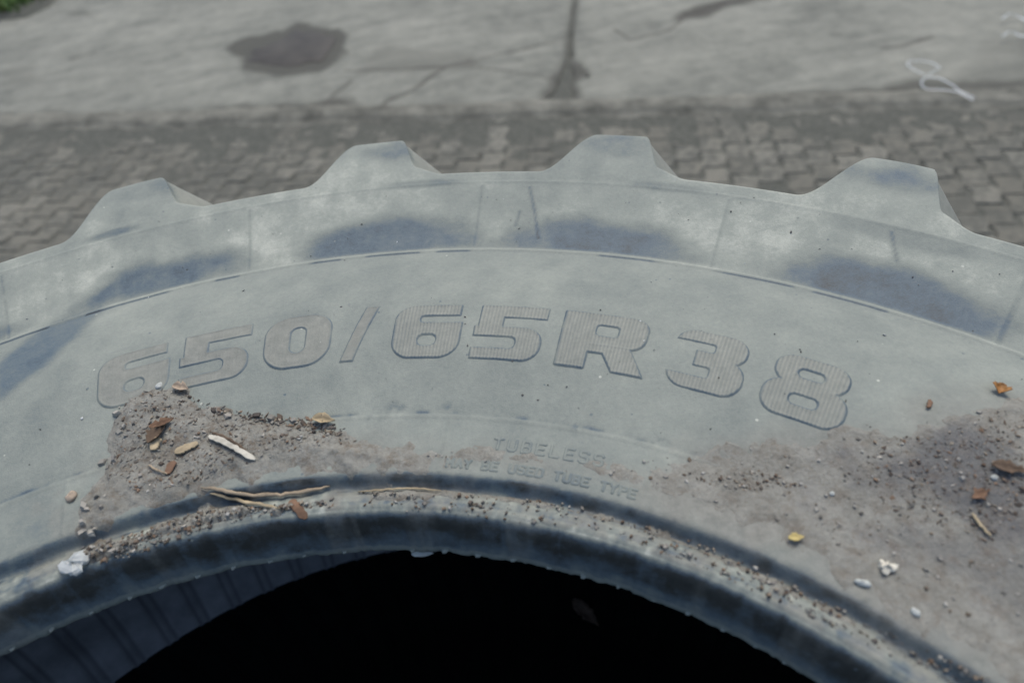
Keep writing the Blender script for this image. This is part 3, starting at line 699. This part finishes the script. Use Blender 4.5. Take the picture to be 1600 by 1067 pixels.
# orientation: paver long axis runs away from the slab edge; x follows the slab edge
bx = np.array([*e1, 0.]); by = np.array([*e2, 0.])
TURN = R(2.0)
cells = []
for i in range(-40, 41):
    for j in range(-37, 2):
        ca = i*PWD; cb = (j+.5)*PL+(PL/2 if i % 2 else 0)-.065
        c_, s2 = math.cos(TURN), math.sin(TURN)
        la, lb = ca*c_-cb*s2, ca*s2+cb*c_
        if lb > -.06: continue
        cells.append((la, lb))
front, rest = [], []
for (la, lb) in cells:
    P = to_w(la, lb); u, v, zc = project(P)
    ybase = np.interp(u, [-100, 0, 310, 680, 840, 1040, 1260, 1600, 1700], [440, 398, 322, 267, 263, 275, 298, 372, 400])
    vis = zc > 0 and -70 < u < 1670 and -40 < v < ybase+14
    (front if vis else rest).append((la, lb, zc))
front.sort(key=lambda q: q[2])
rest += front[300:]; front = front[:300]
rp = np.random.default_rng(77)
def paver_mat(la, lb, dz, tx, ty, tz):
    return Matrix.Translation(Vector(to_w(la, lb, dz))) @ Matrix((( bx[0], by[0], 0, 0), (bx[1], by[1], 0, 0), (0, 0, 1, 0), (0, 0, 0, 1))) @ Matrix.Rotation(TURN+tz, 4, 'Z') @ Matrix.Rotation(tx, 4, 'X') @ Matrix.Rotation(ty, 4, 'Y')
def jit(lb): 
    return (.0016*rp.normal()-.004*float(sstep(-.35, -.05, lb)), R(.5)*rp.normal(), R(.6)*rp.normal(), R(.5)*rp.normal())
for (la, lb, _) in front:
    o = bpy.data.objects.new('paver', pm); COL.objects.link(o); o.parent = paving
    o.matrix_world = paver_mat(la, lb, *jit(lb))
V, F = [], []
for (la, lb, _) in rest:
    m = paver_mat(la, lb, *jit(lb)); k0 = len(V)
    V += [tuple(m @ Vector(p)) for p in PV.tolist()]; F += [tuple(k0+i for i in f) for f in PF]
if V: tag(make('paver', V, F, MP, paving, False), kind='stuff')

# concrete slabs either side of a soil-filled joint
JL = sorted([gl(*p)[::-1] for p in [(897,-60),(897,0),(893,30),(888,60),(884,95),(878,118),(869,140),(846,164)]])
JR = sorted([gl(*p)[::-1] for p in [(902,-60),(901,0),(897,30),(893,60),(893,95),(896,120),(898,150),(898,170)]])
def jl(b_): return np.interp(b_, [q[0] for q in JL], [q[1] for q in JL])
def jr(b_): return np.interp(b_, [q[0] for q in JR], [q[1] for q in JR])
CRACK = [([(882,62),(860,68),(838,73),(812,80),(780,86),(752,92)], .010), ([(735,95),(700,104),(676,118),(650,140),(622,152),(604,160),(588,172)], .013),
         ([(540,112),(600,110),(660,107),(720,104),(745,98)], .010), ([(548,128),(520,150),(498,172)], .012), ([(960,48),(985,64),(1020,56),(1045,50),(1066,32)], .008),
         ([(1062,28),(1090,22),(1120,10),(1165,-6)], .026), ([(1378,78),(1410,74),(1440,64),(1455,60)], .012), ([(720,104),(790,112),(850,122),(880,130)], .006), ([(110,95),(150,82)], .012)]
CRACK = [([gl(*p) for p in pts], w) for pts, w in CRACK]
DAMP = [([(362,78),(372,68),(440,50),(465,37),(488,44),(534,44),(542,60),(532,80),(500,106),(430,119),(384,114),(374,98)], 1.1), ([(840,160),(868,120),(884,100),(898,100),(905,170),(860,180)], .9),
        ([(-40,180),(100,176),(250,180),(420,165),(540,156),(560,170),(560,200),(-40,220)], .75), ([(1000,168),(1180,150),(1300,140),(1450,132),(1640,118),(1640,160),(1000,190)], .75), ([(1540,60),(1640,60),(1640,130),(1480,140)], .25), ([(100,20),(140,14),(140,26),(105,28)], .5), ([(1058,32),(1092,14),(1130,4),(1180,-12),(1190,-2),(1130,16),(1096,28)], .9), ([(0,110),(60,100),(70,130),(0,140)], .3), ([(600,70),(760,95),(740,110),(560,115)], .35)]
DAMP = [([gl(*p) for p in pts], w) for pts, w in DAMP]
def slab(side):
    bb = np.r_[np.arange(0, 3.2, .016), np.arange(3.2, 7.5, .05)]; n = 330
    q = np.linspace(0, 1, n)
    L0, L1 = -5.2, 4.6
    A, Bm = [], []
    for b_ in bb:
        jn = .035*(float(fbm(b_*9, 3.3+side, 4, 66))-.5)
        if side < 0: A.append(L0+(jl(b_)+jn-L0)*q**.8)
        else: A.append(jr(b_)+jn+(L1-jr(b_)-jn)*q**1.2)
    A = np.array(A).T; Bm = np.repeat(bb[None], n, 0)
    edge = .030*(fbm(A*5, A*0, 4, 2)-.5)+.018*(fbm(A*22, A*0, 3, 5)-.5)
    Bm = Bm+edge*(1-sstep(0, .25, Bm))
    cr = np.zeros(A.shape)
    wob = .012*(fbm(A*14, Bm*14, 3, 7)-.5); wob2 = .012*(fbm(A*14, Bm*14, 3, 17)-.5)
    wd_ = .16*(fbm(A*5, Bm*5, 4, 37)-.5)
    for pts, w in CRACK:
        cr = np.maximum(cr, np.exp(-(seg_dist(A+wob, Bm+wob2, pts)/w)**2)*(.55+.6*fbm(A*9, Bm*9, 2, 27)))
    dm = np.zeros(A.shape)
    for pts, w in DAMP:
        dm = np.maximum(dm, w*sstep(.07, -.05, poly_sdf(A+wob*3, Bm+wob2*3, pts)+wd_))
    jd = np.minimum(abs(A-jl(Bm)), abs(A-jr(Bm)))
    dm = np.maximum(dm, .6*(1-sstep(.0, .05, jd)))
    z = .010*(fbm(A*1.5, Bm*1.5, 3, 1)-.5)+.005*(fbm(A*16, Bm*16, 3, 4)-.5)-.006*cr
    z = z-.010*(1-sstep(0, .03, Bm-edge))-.006*(1-sstep(0, .02, jd))+.004
    V = to_w(A, Bm, z); 
    top = V.copy(); sk = V[:, 0].copy(); sk[:, 2] = GZ-.06
    V = np.concatenate([sk[:, None], V], 1); cr = np.c_[cr[:, 0], cr]; dm = np.c_[dm[:, 0], dm]
    j = 0 if side > 0 else -1
    sk = V[j].copy(); sk[:, 2] = GZ-.06; cat_ = np.concatenate
    V = cat_([sk[None], V]) if j == 0 else cat_([V, sk[None]]); f_ = lambda m: cat_([m[:1], m]) if j == 0 else cat_([m, m[-1:]])
    cr, dm = f_(cr), f_(dm)
    F = grid_faces(*cr.shape).reshape(-1, 4)
    return tag(make('concrete_slab', V.reshape(-1, 3), F[:, ::-1], MC, None, True, {'crack': np.clip(cr, 0, 1).ravel(), 'damp': dm.ravel()}), kind='structure')
slab(-1); slab(1)
# soil in the joint and along the edge
a = np.arange(-4.6, 4.4, .012); bb = np.arange(-.16, .12, .012); aa, bm = np.meshgrid(a, bb, indexing='ij')
h = -.005+.007*sstep(-.14, -.03, bm)*(.4+1.2*fbm(aa*7, bm*7, 4, 9))+.016*sstep(-.05, .0, bm+.03-.13*(fbm(aa*2.2, bm*0, 5, 6)-.5))-.016*sstep(.05, .11, bm)+.004*(fbm(aa*40, bm*40, 3, 19)-.5)-.008*(1-sstep(-.15, -.11, bm-.06*(fbm(aa*4, bm*0, 3, 2)-.5)))
tag(make('soil_strip', to_w(aa, bm, h).reshape(-1, 3), grid_faces(*aa.shape).reshape(-1, 4), MSS), 'patchy damp soil silted along the concrete edge', 'soil', kind='stuff')
bb = np.arange(-.02, 5.5, .02); q = np.linspace(-.02, 1.02, 8); A = np.array([jl(b_)+(jr(b_)-jl(b_))*q for b_ in bb]); Bm = np.repeat(bb[:, None], 8, 1)
tag(make('joint_soil', to_w(A, Bm, -.007+.008*(fbm(A*30, Bm*12, 3, 5)-.5)).reshape(-1, 3), grid_faces(*A.shape).reshape(-1, 4)[:, ::-1], MS), 'dark soil filling the joint between two concrete slabs', 'soil', kind='stuff')
# puddle: thin film of brown water in the damp hollow
pp = np.array([gl(*p) for p in [(398,80),(430,66),(462,50),(500,54),(528,60),(522,76),(495,96),(440,106),(404,104),(390,92)]]); pc = pp.mean(0)
ring_ = []
for i in range(len(pp)):
    for t in np.linspace(0, 1, 6, endpoint=False): ring_.append(pp[i]*(1-t)+pp[(i+1) % len(pp)]*t)
ring_ = np.array(ring_); k_ = 1+.34*(vnoise(np.arange(len(ring_))*.6, np.zeros(len(ring_)), 5)-.5)[:, None]; ring_ = pc+(ring_-pc)*k_
V = np.concatenate([[[*pc, 0]], np.c_[pc+(ring_-pc)*.7, np.zeros(len(ring_))], np.c_[ring_, np.zeros(len(ring_))]]); n = len(ring_)
V = to_w(V[:, 0], V[:, 1], .0105); V[1+n:, 2] -= .006
F = [(0, 1+i, 1+(i+1) % n) for i in range(n)]+[(1+i, 1+n+i, 1+n+(i+1) % n, 1+(i+1) % n) for i in range(n)]
tag(make('puddle', V, F, mat_plain('brown_puddle', (.020, .016, .011), (.050, .043, .032), 6, .55, .2, .002)), kind='structure')
M_STONE = mcol('pale_stone', (.22, .21, .18), .9, .2, .3, 60)
lump('concrete_chunk', (845,172), .11, M_STONE, 'pale broken concrete chunk in the dark joint corner', 'concrete chunk', .3, 31, .6, (lambda x, y: gnd(x, y, -.008)), 0, None, (1.3, .6), R(-10))
for k, (p, sz, lab) in enumerate([((918,120), .03, 'small dark stone on the slab right of the joint'), ((770,184), .018, 'pale pebble on the pavers left of the concrete chunk'), ((1275,162), .022, 'whitish pebble on the dark soil strip right of the middle')]):
    lump('stone', p, sz, MS if k == 0 else M_STONE, lab, 'stone', .5, 40+k, .5, (lambda x, y: gnd(x, y, .002)))

# plastic strapping
b = NB('white_strap'); M_STRAP = b.out((.50, .54, .56), .4, .5)
def strap(runs, label):
    root = None; V, F = [], []
    for pts, w in runs:
        P = np.array([gnd(*p) for p in pts]); s = np.r_[0, np.cumsum(np.linalg.norm(np.diff(P, axis=0), axis=1))]; n = 8*len(pts)
        t = np.linspace(0, s[-1], n); C = np.stack([np.interp(t, s, P[:, k]) for k in range(3)], -1)
        for _ in range(1): C[1:-1] = (C[:-2]+2*C[1:-1]+C[2:])/4
        C[:, 2] += .034+.010*np.sin(np.linspace(0, 3*math.pi, n))
        T = np.gradient(C, axis=0); T /= np.linalg.norm(T, axis=1, keepdims=True); S = np.cross(T, [0, 0, 1.])
        tw = .45*np.sin(np.linspace(0, 5, n)+1)
        D_ = S*np.cos(tw)[:, None]+np.array([0, 0, 1.])*np.sin(tw)[:, None]; Nn = np.cross(T, D_)
        k0 = len(V)
        for i in range(n):
            for sx, sz in ((-1, -1), (1, -1), (1, 1), (-1, 1)): V.append(C[i]+D_[i]*sx*w/2+Nn[i]*sz*.0006)
        for i in range(n-1):
            for k in range(4): F.append((k0+i*4+k, k0+i*4+(k+1) % 4, k0+i*4+4+(k+1) % 4, k0+i*4+4+k))
    return tag(make('plastic_strap', V, F, M_STRAP, None, False), label, 'plastic strap')
strap([([(1516,168),(1492,158),(1470,154),(1448,152),(1438,146),(1437,134),(1446,128),(1464,132),(1482,146),(1494,156),(1518,164)], .0035), ([(1442,128),(1422,122),(1413,113),(1418,104),(1436,102),(1452,108),(1464,120),(1446,128)], .003)],
      'looped white plastic strap where the pavers meet the concrete')
strap([([(1562,40),(1575,33),(1592,36),(1612,46),(1630,40)], .007), ([(1562,68),(1578,60),(1600,66),(1625,60)], .006)], 'crumpled white plastic strap on the concrete at the right edge')

# grass tuft corner
gp = [gl(*p) for p in [(-60,60),(0,34),(40,30),(78,12),(95,-4),(120,-60),(-200,-120),(-260,20)]]
def mat_grass():
    b = NB('grass_blades'); t = b.attr('tint'); return b.out(t.outputs['Color'], .6, .3)
rs = np.random.default_rng(4); P = np.array(gp); V, F, Cc = [], [], []
c0 = P.mean(0); n = len(P)
vv = to_w(P[:, 0], P[:, 1], .004); mid_ = to_w(np.array([c0[0]]), np.array([c0[1]]), .05)
inn = c0+(P-c0)*.93; vin = to_w(inn[:, 0], inn[:, 1], .035)
tag(make('verge_soil', np.concatenate([vv, vin, mid_]), [(i, (i+1) % n, n+(i+1) % n, n+i) for i in range(n)]+[(n+i, n+(i+1) % n, 2*n) for i in range(n)], MS), kind='structure')
inner_poly = [tuple(c0+(np.array(p)-c0)*.93) for p in gp]
q = P.min(0)+rs.random((30000, 2))*(P.max(0)-P.min(0)); q = q[poly_sdf(q[:, 0], q[:, 1], inner_poly) < 0][:7000]
for p in q:
    base = to_w(p[0], p[1], .03); hgt = .05+.09*rs.random(); az = rs.random()*6.28; ln = hgt*(.3+.6*rs.random()); w = .004+.004*rs.random()
    d = np.array([math.cos(az), math.sin(az), 0]); sd_ = np.array([-d[1], d[0], 0])*w; k0 = len(V)
    m_ = base+d*ln*.35+np.array([0, 0, hgt*.65]); t_ = base+d*ln+np.array([0, 0, hgt])
    V += [base-sd_, base+sd_, m_+sd_*.8, m_-sd_*.8, t_]; F += [(k0, k0+1, k0+2, k0+3), (k0+3, k0+2, k0+4)]
    c = np.array([.05, .115, .018])*(.5+1.0*rs.random())+np.array([.03, .01, 0])*rs.random(); Cc += [c]*5
tag(make('grass', V, F, mat_grass(), None, False, {'tint': np.array(Cc)}), 'short green grass in the far left corner beyond the concrete', 'grass', kind='stuff')
